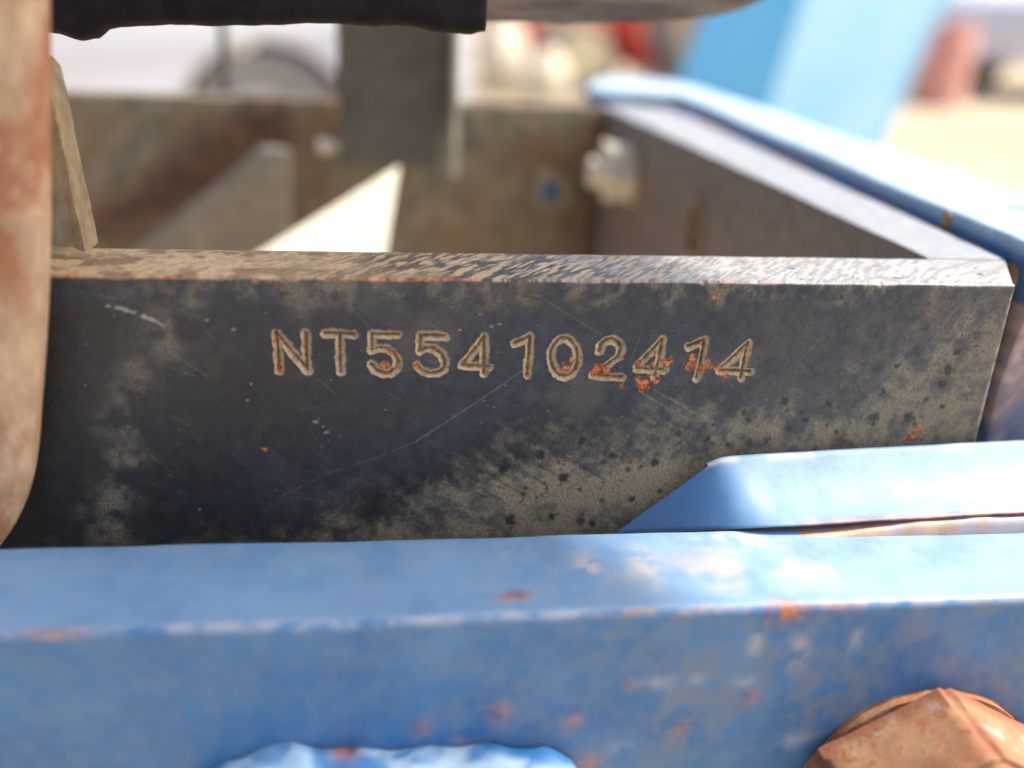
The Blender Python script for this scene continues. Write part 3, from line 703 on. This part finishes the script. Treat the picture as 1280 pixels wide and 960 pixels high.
chip_e = np.exp(-(de / 1.0) ** 2) * .55 * sstep(.30, .60, nE * .25 + nE2 * .75) * (1 - .4 * sstep(10, 40, xx))
rust_e = .55 * np.exp(-((de - .2) / 1.0) ** 2) * sstep(5, 25, xx) * (1 - sstep(60, 72, xx)) * sstep(.40, .56, nE2 * .6 + nE * .4)
rust_e = np.maximum(rust_e, 1.0 * np.exp(-(((xx - 50) / 4.2) ** 2 + ((de - .8) / 2.4) ** 2)) * sstep(.2, .42, nE2))
rust_e = np.maximum(rust_e, .5 * np.exp(-(de / 1.2) ** 2) * np.exp(-((xx + 84) / 5) ** 2))
dust_glare_c = np.where(istop, .34 + .22 * sstep(5, 62, xx + (fbm(xx, s_, 22, 4, 631) - .5) * 40), .04 + .10 * sstep(.5, .7, fbm(xx, s_, 18, 4, 633)))  # top face paled: dust, plus sky light and sun painted in
sand_c = .6 * istop * np.exp(-((xx - 46) / 22) ** 2) * np.exp(-((PC[..., 1] + 33) / 7) ** 2) * sstep(.35, .6, fbm(xx, s_, 10, 4, 635)) * .8
chip_c = chip_e * .9 + .8 * (~istop.astype(bool)) * 0
for (x, z, rx, rz, a) in [(26, -68, 4, 1.8, .4), (34, -68, 2, 1.6, .3), (45, -60, 1.4, 3.5, .5), (54, -62, 2.2, 4, .6), (66, -60, 1.2, 4, .4), (44, -69, 2.6, 1.8, .35), (57, -85, 3.5, 2.2, .45), (21, -84, 5, 1.8, .2)]:
    chip_c = np.maximum(chip_c, a * np.exp(-(((xx - x) / rx) ** 2 + ((PC[..., 2] - z) / rz) ** 2)) * (PC[..., 1] < -44) * sstep(.3, .55, nE2))
for (x, y, rx, ry, a) in [(14, -30, 3, 5, .7), (26, -30, 3.2, 6, .75), (48, -22, 8, 3.5, .8), (0, -25, 4, 2, .2)]:
    chip_c = np.maximum(chip_c, a * istop * np.exp(-(((xx - x) / rx) ** 2 + ((PC[..., 1] - y) / ry) ** 2)) * sstep(.35, .6, nE2))
rust_f = np.zeros_like(xx)
for (x, z, r) in [(-20, -76, 2.2), (-5, -73, 2.8), (10, -76, 2.5), (46, -73, 1.9), (-33, -84.5, 2.5), (14, -88, 3), (32, -80, 2), (-12, -80, 1.5), (20, -68, 1.3)]:
    rust_f = np.maximum(rust_f, .45 * np.exp(-(((xx - x) / r) ** 2 + ((PC[..., 2] - z) / r) ** 2)) * (PC[..., 1] < -44) * sstep(.25, .5, nE2))
rust_f = np.maximum(rust_f, .7 * np.exp(-(((xx + 2) / 5) ** 2 + ((PC[..., 1] + 39) / 2) ** 2)) * istop * sstep(.3, .6, nE2))
grime_c = np.where(istop, .12, .25 + .5 * sstep(.42, .62, fbm(xx, s_, 16, 4, 641)) * sstep(-40, 20, xx))
body = grid_mesh('channel_body', PC[:, ::-1], {k: v[:, ::-1] for k, v in dict(dust_glare=dust_glare_c, rust=np.maximum(rust_e, rust_f), chip_glint=chip_c, sand=sand_c, grime=grime_c).items()}, BLUE, chan)

# raised tab at the right: main sloping face, left facet folded away
def lerp(a, b, t): return np.asarray(a) + (np.asarray(b) - np.asarray(a)) * t
colsT = []
fold_b, fold_t = np.array([51.2, -20.0, -48.9]), np.array([49.8, -5.0, -40.0])
end_b, end_t = np.array([170.0, -20.0, -45.3]), np.array([178.0, -5.0, -35.2])
left_b, left_t = np.array([27.6, -2.0, -60.2]), np.array([46.4, -4.7, -42.0])
# station polyline, smoothed at the fold
def station(u):
    if u < 0: b, t = lerp(fold_b, left_b, -u), lerp(fold_t, left_t, -u)
    else: b, t = lerp(fold_b, end_b, u), lerp(fold_t, end_t, u)
    return b, t
us = np.concatenate([np.linspace(-1, 0, 40), np.linspace(0, 1, 160)[1:]])
BT = [station(u) for u in us]
Bb = np.array([b for b, t in BT]); Tt = np.array([t for b, t in BT])
for it in range(130):
    Bb[1:-1] = Bb[1:-1] * .5 + .25 * (Bb[:-2] + Bb[2:]) if it < 130 else Bb[1:-1]; Tt[1:-1] = Tt[1:-1] * .5 + .25 * (Tt[:-2] + Tt[2:]) if it < 130 else Tt[1:-1]
vs = np.linspace(0, 1, 30)
PT = []
for v in vs:
    row = Bb + (Tt - Bb) * v
    row[:, 2] -= 1.5 * math.sin(math.pi * v) * sstep(48, 60, row[:, 0])          # hollow face
    PT.append(row)
lip = Tt.copy()
for dy, dz in [(.5, .22), (1.2, .15), (1.8, -.4), (2.0, -1.5), (2.0, -9)]:
    PT.append(lip + np.array([0, dy, dz]))
PT = np.array(PT)
under = PT[0].copy(); PT = np.concatenate([[under + np.array([0, .6, -.9])], [under + np.array([0, -.1, -.35])], PT])
PT[..., 2] += (fbm(PT[..., 0], PT[..., 1], 14, 3, 651) - .5) * .5
tx = PT[..., 0]; vv = np.linspace(0, 1, PT.shape[0])[:, None] + 0 * tx
rt = np.exp(-(vv / .10) ** 2) * sstep(55, 85, tx + (fbm(tx, vv * 0, 8, 3, 653) - .5) * 20) * .95
tab = grid_mesh('raised_tab', PT, dict(dust_glare=.14 + .42 * sstep(46, 62, tx) * (.6 + .4 * fbm(tx, vv * 20, 16, 4, 655)), rust=rt, chip_glint=.7 * np.exp(-((vv - .86) / .04) ** 2) * sstep(.45, .62, fbm(tx, vv * 0, 7, 3, 657)) * (tx > 44), sand=0 * tx, grime=.15 + 0 * tx), BLUE, chan)  # face paled for sunlight; top-edge chips painted as a highlight
tab['label'] = 'raised pale blue tab with an angled left end'
shimP = []
sx = np.arange(56, 190, 1.0)
th = 3.4 * sstep(52, 110, sx) * (.85 + .3 * fbm(sx, sx * 0, 9, 3, 661))
for (y, f) in [(-12, 1), (-20.1, 1), (-20.8, .92), (-21.2, .6), (-21.6, 0), (-21.6, -.3)]:
    shimP.append(np.stack([sx, np.full_like(sx, y), -51.2 - .0045 * sx + th * f], -1))
shimP = np.array(shimP)
o = grid_mesh('rusty_shim', shimP[::-1], dict(sand=.55 + 0 * shimP[..., 0], rust=.85 * sstep(.40, .56, fbm(shimP[..., 0], shimP[..., 1], 6, 3, 671)), dust_glare=0 * shimP[..., 0], chip_glint=0 * shimP[..., 0], grime=0 * shimP[..., 0]), BLUE, chan)
o['label'] = 'thin sandy orange shim under the tab'
bm = prism([(-62.5, -86), (-57, -80.4), (-49.4, -78.2), (4.3, -80.8), (10, -85), (12, -100), (-64, -100)], 'y', -60, -44.5, 3.0, 3)
o = from_bm('welded_block', roughen(bm, 2.4, 1.5, 8), BLUE, chan)
def blk(co):
    x, y, z = co.T; n = fbm(x, y, 4, 4, 681)
    return dict(dust_glare=.75 * sstep(.36, .6, fbm(x, y * 1.5, 6, 4, 687)), rust=np.exp(-(((x + 34) / 2.6) ** 2 + ((y + 46) / 3) ** 2)), chip_glint=0 * x, sand=0 * x, grime=0 * x)
blue_masks(o, blk); o['label'] = 'sunlit pale blue welded block at the bottom edge'

# ================================================================== BIG RUSTY BOLT
bolt = thing('hex_bolt', 'large rusty orange hex bolt head in the lower right corner', 'bolt', (86, -45, -127))
def edges_mask(o, fn):
    me = o.data; n = len(me.vertices); co = np.empty(n * 3, np.float32); me.vertices.foreach_get('co', co)
    co = co.reshape(-1, 3) / MM + np.array(o.parent.location) / MM
    at = me.attributes.new('edge', 'FLOAT', 'POINT'); at.data.foreach_set('value', np.clip(fn(co), 0, 1).astype(np.float32))
R_ = 30.0
bm = hex_prism((86, -46.8, -100), (86, -69, -100), R_, math.radians(1), 0)
bmesh.ops.bevel(bm, geom=bm.edges[:], offset=1.5, segments=3, affect='EDGES')
o = from_bm('bolt_head', roughen(bm, 2.2, .16, 4), RUST, bolt, angle=60)
def hexedge(co):
    a = np.arctan2(co[:, 2] + 100, co[:, 0] - 86); k = np.abs(((a - math.pi / 2 + math.pi / 6) % (math.pi / 3)) - math.pi / 6)
    n = fbm(co[:, 0], co[:, 1] + co[:, 2], 5, 4, 701)
    v = np.exp(-((np.pi / 6 - k) * 0 + k) ** 2 / .012) * sstep(.3, .55, n)
    return np.maximum(v * .95, (1 - sstep(1.5, 4.5, np.abs(co[:, 1] + 47.5) + (n - .5) * 3)) * .9)
edges_mask(o, hexedge)
o = from_bm('washer', roughen(cyl((86, -45.1, -100), (86, -46.9, -100), 26.6, 72, .7), 3, .6, 5), RUST, bolt, angle=60)
edges_mask(o, lambda co: .55 * sstep(.3, .55, fbm(co[:, 0], co[:, 2], 4, 4, 711)))

# ================================================================== POST AT THE LEFT
path = [(-80.0, 75), (-82.7, 45.5), (-85.0, 27), (-87.3, 9.4), (-89.8, -6.0), (-92.9, -22.5), (-95.2, -34), (-98.0, -43), (-102.5, -51.5), (-109, -59), (-118, -65), (-130, -69)]
RX, RY = 13.5, 6.8
pts = []
for i in range(len(path) - 1):
    for t in np.linspace(0, 1, 9)[:-1]:
        p0, p1, p2, p3 = (np.array(path[max(0, min(len(path) - 1, j))]) for j in (i - 1, i, i + 1, i + 2))
        pts.append(.5 * (2 * p1 + (p2 - p0) * t + (2 * p0 - 5 * p1 + 4 * p2 - p3) * t * t + (3 * p1 - p0 - 3 * p2 + p3) * t ** 3))
pts = np.array(pts); tan = np.gradient(pts, axis=0); tan /= np.linalg.norm(tan, axis=1)[:, None]
nor = np.stack([tan[:, 1], -tan[:, 0]], 1)               # points to the left
ctr = pts + nor * RX
if nor[5, 0] > 0: ctr = pts - nor * RX
ang = np.linspace(0, 2 * math.pi, 49)
PP = np.zeros((len(pts), 49, 3))
sq = lambda c: np.sign(c) * np.abs(c) ** .8
PP[..., 0] = ctr[:, 0, None] + (pts - ctr)[:, 0, None] * sq(np.cos(ang)); PP[..., 2] = ctr[:, 1, None] + (pts - ctr)[:, 1, None] * sq(np.cos(ang)); PP[..., 1] = -9 - RY * sq(np.sin(ang))
wob = (fbm(PP[..., 0], PP[..., 2], 12, 4, 721) - .5) * .7; PP[..., 1] += wob
post = grid_mesh('bent_post', PP, {}, post_material())
tag(post, 'upright rust-stained beige post with a curved foot at the left edge', 'post')

# ================================================================== TRACTOR NOSE ABOVE
nose = thing('tractor_nose', 'underside of the tractor nose with black rubber skirt and grey pan, along the top edge', 'tractor nose', (-80, 60, 42))
M_RUB = simple('black_rubber', (0.006, 0.004, 0.006), (0.014, 0.010, 0.012), .8, 6, .2, 0, .5)
bx_ = np.arange(-260, -2.9, 1.2)
bot = np.interp(bx_, [-260, -112, -101, -93, -89.5, -87, -76.4, -60, -37, -18, -6, -3], [42.2, 42.4, 42.2, 40.4, 41.0, 43.3, 44.2, 45.4, 46.6, 46.6, 45.6, 46.6]) + (fbm(bx_, bx_ * 0, 7, 4, 731) - .5) * 1.4
secr = [(46, 130), (44.5, 20), (43.5, 8), (43.4, 4), (44.0, 1.6), (46, .3), (49, 0), (52, .6), (54, 3), (55, 8), (55, 130)]
PB = np.zeros((len(secr), len(bx_), 3)); PB[..., 0] = bx_[None]
for j, (y, h) in enumerate(secr):
    PB[j, :, 1] = y + (fbm(bx_, bx_ * 0 + h, 20, 3, 741) - .5) * 2.5; PB[j, :, 2] = np.minimum(bot + h, 120) if h < 100 else 120
endc = PB[:, -1:].copy(); endc[..., 0] += .8; endc[:, 0, 1] = 49.5 + (endc[:, 0, 1] - 49.5) * .75; endc2 = endc.copy(); endc2[..., 0] += .1; endc2[:, 0, 1] = 49.5
PB = np.concatenate([PB, endc, endc2], 1)
o = grid_mesh('rubber_skirt', PB, {}, M_RUB, nose); o['label'] = 'black rubber skirt with a ragged lower edge'
def pan_material():
    k = NT('streaked_brown_pan')
    st = k.noise(7, 5, .65, stretch=(.12, 1, 1)); st2 = k.noise(2.2, 5, .65, stretch=(.1, 1, 1))
    c = k.mix(k.ramp(st, .32, .66), (0.065, 0.052, 0.042), (0.22, 0.175, 0.125))
    c = k.mix(k.ramp(st2, .56, .68, 0, .8), c, (0.035, 0.03, 0.028))
    k.set(Base_Color=c, Roughness=.6)
    return k.bump(st2, .3, .6).m
M_PAN = pan_material()
pan_poly = [(-60, 46.2), (26.5, 46.8), (50.7, 48.3), (64, 49.8), (75.2, 51.6), (82, 53.6), (88.3, 56.5), (93, 62), (95, 72), (95, 120), (-60, 120)]
o = from_bm('pan', roughen(prism(pan_poly, 'y', 108, 132, .8), 12, .4, 15), M_PAN, nose); o['label'] = 'streaked grey-beige pan with an upturned right end'
M_SHADE_HOOD = simple('dark_shade_hood', (0.03, 0.035, 0.045), (0.05, 0.055, 0.065), .6, 30)
shade_hood_poly = [(-420, -30), (585, -30), (575, -10), (545, 30), (525, 120), (515, 160), (300, 190), (-420, 190)]  # outline shaped to set where the cast shade ends
for sx_, sy_ in ((-200, 49.5), (-60, 49.5), (-30, 120), (60, 120)):
    from_bm('shade_hood_stay', cyl((sx_, sy_, 112), (sx_, sy_, 602), 5, 16), M_SHADE_HOOD, nose)  # unseen stays added to carry the shade hood
from_bm('hood', prism(shade_hood_poly, 'z', 600.2, 900, 8, 3), M_SHADE_HOOD, nose)  # unseen block added overhead to shade the left of the frame

# ================================================================== THIN ROD BEHIND
M_ROD = simple('dark_rod_steel', (0.05, 0.045, 0.045), (0.09, 0.08, 0.075), .5, 12)
rod = from_bm('upright_rod', cyl((-104.2, 352, -618), (-106.6, 352, 200), 2.3, 16), M_ROD, None, root=(-104.2, 352, -618))
tag(rod, 'thin dark upright rod in front of the white car', 'rod')

# ================================================================== BACKGROUND THINGS (out of focus)
M_WHITE = simple('white_car_paint', (0.60, 0.61, 0.64), (0.68, 0.69, 0.71), .25, 900, .5)
M_GLASS = simple('dark_car_glass', (0.02, 0.025, 0.03), (0.04, 0.045, 0.05), .08, 300, .5)
M_TYRE = simple('tyre_rubber', (0.19, 0.18, 0.17), (0.27, 0.26, 0.25), .9, 60)
M_RIM = simple('silver_rim', (0.45, 0.45, 0.46), (0.6, 0.6, 0.62), .35, 80, .5, .3)
M_LAMP = simple('clear_lamp', (0.5, 0.5, 0.5), (0.65, 0.65, 0.65), .1, 90)
M_TRIM = simple('black_trim', (0.02, 0.02, 0.02), (0.035, 0.035, 0.035), .6, 90)
def place(bm, m):
    bm.transform(m); return bm
def car(label, loc, rz, sc=1.0):
    t = thing('parked_car', label, 'car', (loc[0], loc[1], GZ), 'white cars parked behind the tractor')
    m = Matrix.Translation((loc[0], loc[1], GZ)) @ Matrix.Rotation(rz, 4, 'Z') @ Matrix.Scale(sc, 4)
    wl = [(-1330, 300), (1270, 300)]
    prof = [(-2100, 280), (-2120, 560), (-2080, 760), (-1900, 860), (-1250, 930), (-650, 1380), (-200, 1470), (500, 1460), (1050, 1380), (1500, 1000), (2000, 950), (2120, 800), (2130, 420), (2060, 280)]
    low = []
    for wx, wz in sorted(wl, reverse=True):
        low += [(wx + 370 * math.cos(a), 280 + 370 * math.sin(a)) for a in np.linspace(.0, math.pi, 13)]
    body = prism(prof + low, 'y', -840, 840, 25, 2)
    for v in body.verts:
        if v.co.z > 900: v.co.y *= 1 - .22 * min(1, (v.co.z - 900) / 550)
    from_bm('body', place(body, m), M_WHITE, t)
    for sgn in (-1, 1):
        win = prism([(-1120, 950), (-620, 1340), (-40, 1400), (-40, 950)], 'y', -6, 6, 3)
        for v in win.verts: v.co.y += sgn * (846 - 840 * .22 * min(1, max(0, (v.co.z - 900) / 550)))
        from_bm('window', place(win, m), M_GLASS, t)
        win = prism([(40, 950), (40, 1400), (560, 1390), (980, 1320), (1280, 960)], 'y', -6, 6, 3)
        for v in win.verts: v.co.y += sgn * (846 - 840 * .22 * min(1, max(0, (v.co.z - 900) / 550)))
        from_bm('window', place(win, m), M_GLASS, t)
        h = from_bm('door_handle', place(box(-150, 10, sgn * 850 - 14, sgn * 850 + 14, 860, 890, 6), m), M_WHITE, t)
        from_bm('sill', place(box(-900, 840, sgn * 838 - 8, sgn * 838 + 8, 270, 340, 4), m), M_TRIM, t)
        from_bm('headlight', place(box(-2108, -1990, sgn * 600 - 150, sgn * 600 + 150, 660, 770, 30), m), M_LAMP, t)
        for wx, wz in wl:
            w = from_bm('wheel', place(cyl((wx, sgn * 650, 305), (wx, sgn * 825, 305), 305, 40, 30), m), M_TYRE, t)
            from_bm('rim', place(cyl((wx, sgn * 815, 305), (wx, sgn * 838, 305), 205, 32, 12, ), m), M_RIM, w)
    return t
car('white car parked at the left beyond the frame, its wheel arch showing', (-1330, 3650), math.radians(1), .75)
car('white car parked at the far right beyond the blue bin', (7250, 8600), math.radians(12))

# blue leaning bin
M_CYAN = simple('bright_blue_sheet', (0.13, 0.52, 0.80), (0.17, 0.58, 0.84), .45, 300)
M_LIT_BLUE = simple('sunlit_face_blue_sheet', (0.25, 0.50, 0.68), (0.33, 0.57, 0.72), .5, 300)  # lighter copy of the blue sheet, painting in the sunlit face
bn = thing('metal_bin', 'tall bright blue sheet-metal bin leaning behind the rail', 'bin', (1250, 2600, GZ))
lo = [(640, 2780), (985, 2480), (1395, 2620), (1040, 2960)]; hi = [(1010, 2780), (1240, 2460), (1820, 2640), (1560, 2980)]
lo = [(770, 2800), (985, 2470), (1440, 2640), (1130, 2980)]; hi = [(1070, 2800), (1190, 2470), (1740, 2640), (1500, 2980)]
def panel(a, b, out):
    bm = bmesh.new()
    q = [Vector((*lo[a], GZ)), Vector((*lo[b], GZ)), Vector((*hi[b], 480)), Vector((*hi[a], 480))]
    n = (q[1] - q[0]).cross(q[3] - q[0]).normalized()
    f = [bm.verts.new(p) for p in q]; r = [bm.verts.new(p - n * 12) for p in q]
    bm.faces.new(f); bm.faces.new(r[::-1])
    for i in range(4): bm.faces.new((f[i], r[i], r[(i + 1) % 4], f[(i + 1) % 4]))
    bmesh.ops.bevel(bm, geom=bm.edges[:], offset=3, segments=2, affect='EDGES')
    return bm
for a, b, mt, nm in [(0, 1, M_CYAN, 'left_panel'), (1, 2, M_LIT_BLUE, 'front_panel'), (2, 3, M_CYAN, 'right_panel'), (3, 0, M_CYAN, 'rear_panel')]:
    from_bm(nm, panel(a, b, 1), mt, bn)
# red tractor far behind
M_RED = simple('red_machine_paint', (0.60, 0.04, 0.03), (0.70, 0.09, 0.06), .4, 300)
M_CRM = simple('cream_wheel_paint', (0.55, 0.47, 0.28), (0.66, 0.58, 0.38), .5, 200)
tr = thing('farm_tractor', 'blurred red tractor with cream wheels far behind the frame', 'tractor', (1900, 7600, GZ))
m = Matrix.Translation((1750, 7300, GZ)) @ Matrix.Rotation(math.radians(4), 4, 'Z')
def wheel(t, x, y0, y1, r):
    w = from_bm('wheel', place(cyl((x, y0, r), (x, y1, r), r, 40, 25), m), M_TYRE, t)
    from_bm('rim', place(cyl((x, y0 - 12, r), (x, y0 + 30, r), r * .86, 36, 10), m), M_CRM, w)
from_bm('hood', place(prism([(-1000, 330), (-1010, 560), (-950, 640), (100, 720), (140, 330)], 'y', -260, 260, 40, 3), m), M_RED, tr)
from_bm('chassis', place(box(-1050, 900, -160, 160, 180, 325, 20), m), M_RED, tr)
from_bm('fender', place(prism([(150, 640), (300, 1010), (900, 1040), (1150, 640), (1080, 640), (860, 960), (340, 940), (230, 640)], 'y', -620, -330, 10), m), M_RED, tr)
from_bm('seat', place(box(380, 760, -220, 220, 700, 860, 50, 3), m), M_TRIM, tr)
from_bm('side_panel', place(box(-640, -180, -300, -262, 300, 480, 10), m), M_CRM, tr)
wheel(tr, -380, -560, -400, 240); wheel(tr, -380, 400, 560, 240); wheel(tr, 620, -620, -340, 480); wheel(tr, 620, 340, 620, 480)
M_SACK = simple('white_woven_sack', (0.52, 0.46, 0.34), (0.64, 0.58, 0.45), .9, 60)
def sack(label, x, y, w, h):
    bm = bmesh.new(); bmesh.ops.create_icosphere(bm, subdivisions=4, radius=1)
    for v in bm.verts:
        c = v.co; c.z = max(c.z, -.82); k = 1 - .35 * max(0, c.z) ** 2
        v.co = Vector((c.x * w * k, c.y * w * .75 * k, (c.z + .82) * h / 1.82))
    roughen(bm, 1e9, w * .12, w * .6, int(x) % 17)
    bm.transform(Matrix.Translation((x, y, GZ - 10)))
    o = from_bm('sack', bm, M_SACK, None, root=(x, y, GZ)); tag(o, label, 'sack', 'sacks on the sandy ground')
sack('larger cream sack on the ground left of the red tractor', 830, 6700, 190, 520)
sack('smaller cream sack slumped beside the larger one', 1090, 6350, 150, 330)
crate = thing('crate', 'pale orange wooden crate under the red tractor\'s rear end', 'crate', (2480, 6500, GZ))
M_WOOD = simple('pale_orange_wood', (0.50, 0.30, 0.15), (0.6, 0.4, 0.22), .7, 90)
for i in range(4):
    from_bm('plank', box(2130, 2780, 6290, 6310, GZ + 10 + i * 92, GZ + 92 + i * 92, 4), M_WOOD, crate)
    from_bm('plank', box(2130, 2780, 6690, 6710, GZ + 10 + i * 92, GZ + 92 + i * 92, 4), M_WOOD, crate)
    from_bm('end_plank', box(2125, 2150, 6312, 6688, GZ + 10 + i * 92, GZ + 92 + i * 92, 4), M_WOOD, crate)
    from_bm('end_plank', box(2760, 2785, 6312, 6688, GZ + 10 + i * 92, GZ + 92 + i * 92, 4), M_WOOD, crate)
dr = thing('oil_drum', 'small faded red drum standing right of the blue bin', 'drum', (4250, 7000, GZ))
rc = thing('plastic_crate', 'red plastic crate stacked on the pale orange crate', 'crate', (2460, 6500, GZ + 378))
M_RCR = simple('red_plastic', (0.55, 0.06, 0.07), (0.62, 0.10, 0.10), .4, 90)
for y0, y1 in ((6300, 6320), (6680, 6700)):
    for z0, z1 in ((0, 70), (95, 150), (175, 250)): from_bm('side_slat', box(2180, 2720, y0, y1, GZ + 379 + z0, GZ + 379 + z1, 4), M_RCR, rc)
for x0, x1 in ((2170, 2195), (2705, 2730)): from_bm('end_wall', box(x0, x1, 6295, 6705, GZ + 379, GZ + 632, 4), M_RCR, rc)
from_bm('crate_floor', box(2197, 2703, 6322, 6678, GZ + 381, GZ + 400, 3), M_RCR, rc)
M_PINK = simple('faded_red_drum', (0.5, 0.22, 0.17), (0.6, 0.33, 0.27), .5, 120)
prof_d = [(0, 0), (200, 0), (206, 10), (200, 20), (200, 190), (207, 200), (200, 210), (200, 390), (207, 400), (200, 410), (200, 580), (206, 590), (198, 600), (190, 585), (0, 585)]
a_ = np.linspace(0, 2 * math.pi, 41)
PD = np.array([[(4250 + r * math.cos(t), 7000 + r * math.sin(t), GZ + z - 8) for t in a_] for r, z in prof_d])
grid_mesh('drum_shell', PD, {}, M_PINK, dr, smooth=False)
from_bm('bung', cyl((4330, 6940, GZ + 570), (4330, 6940, GZ + 600), 30, 16, 4), M_TRIM, dr)
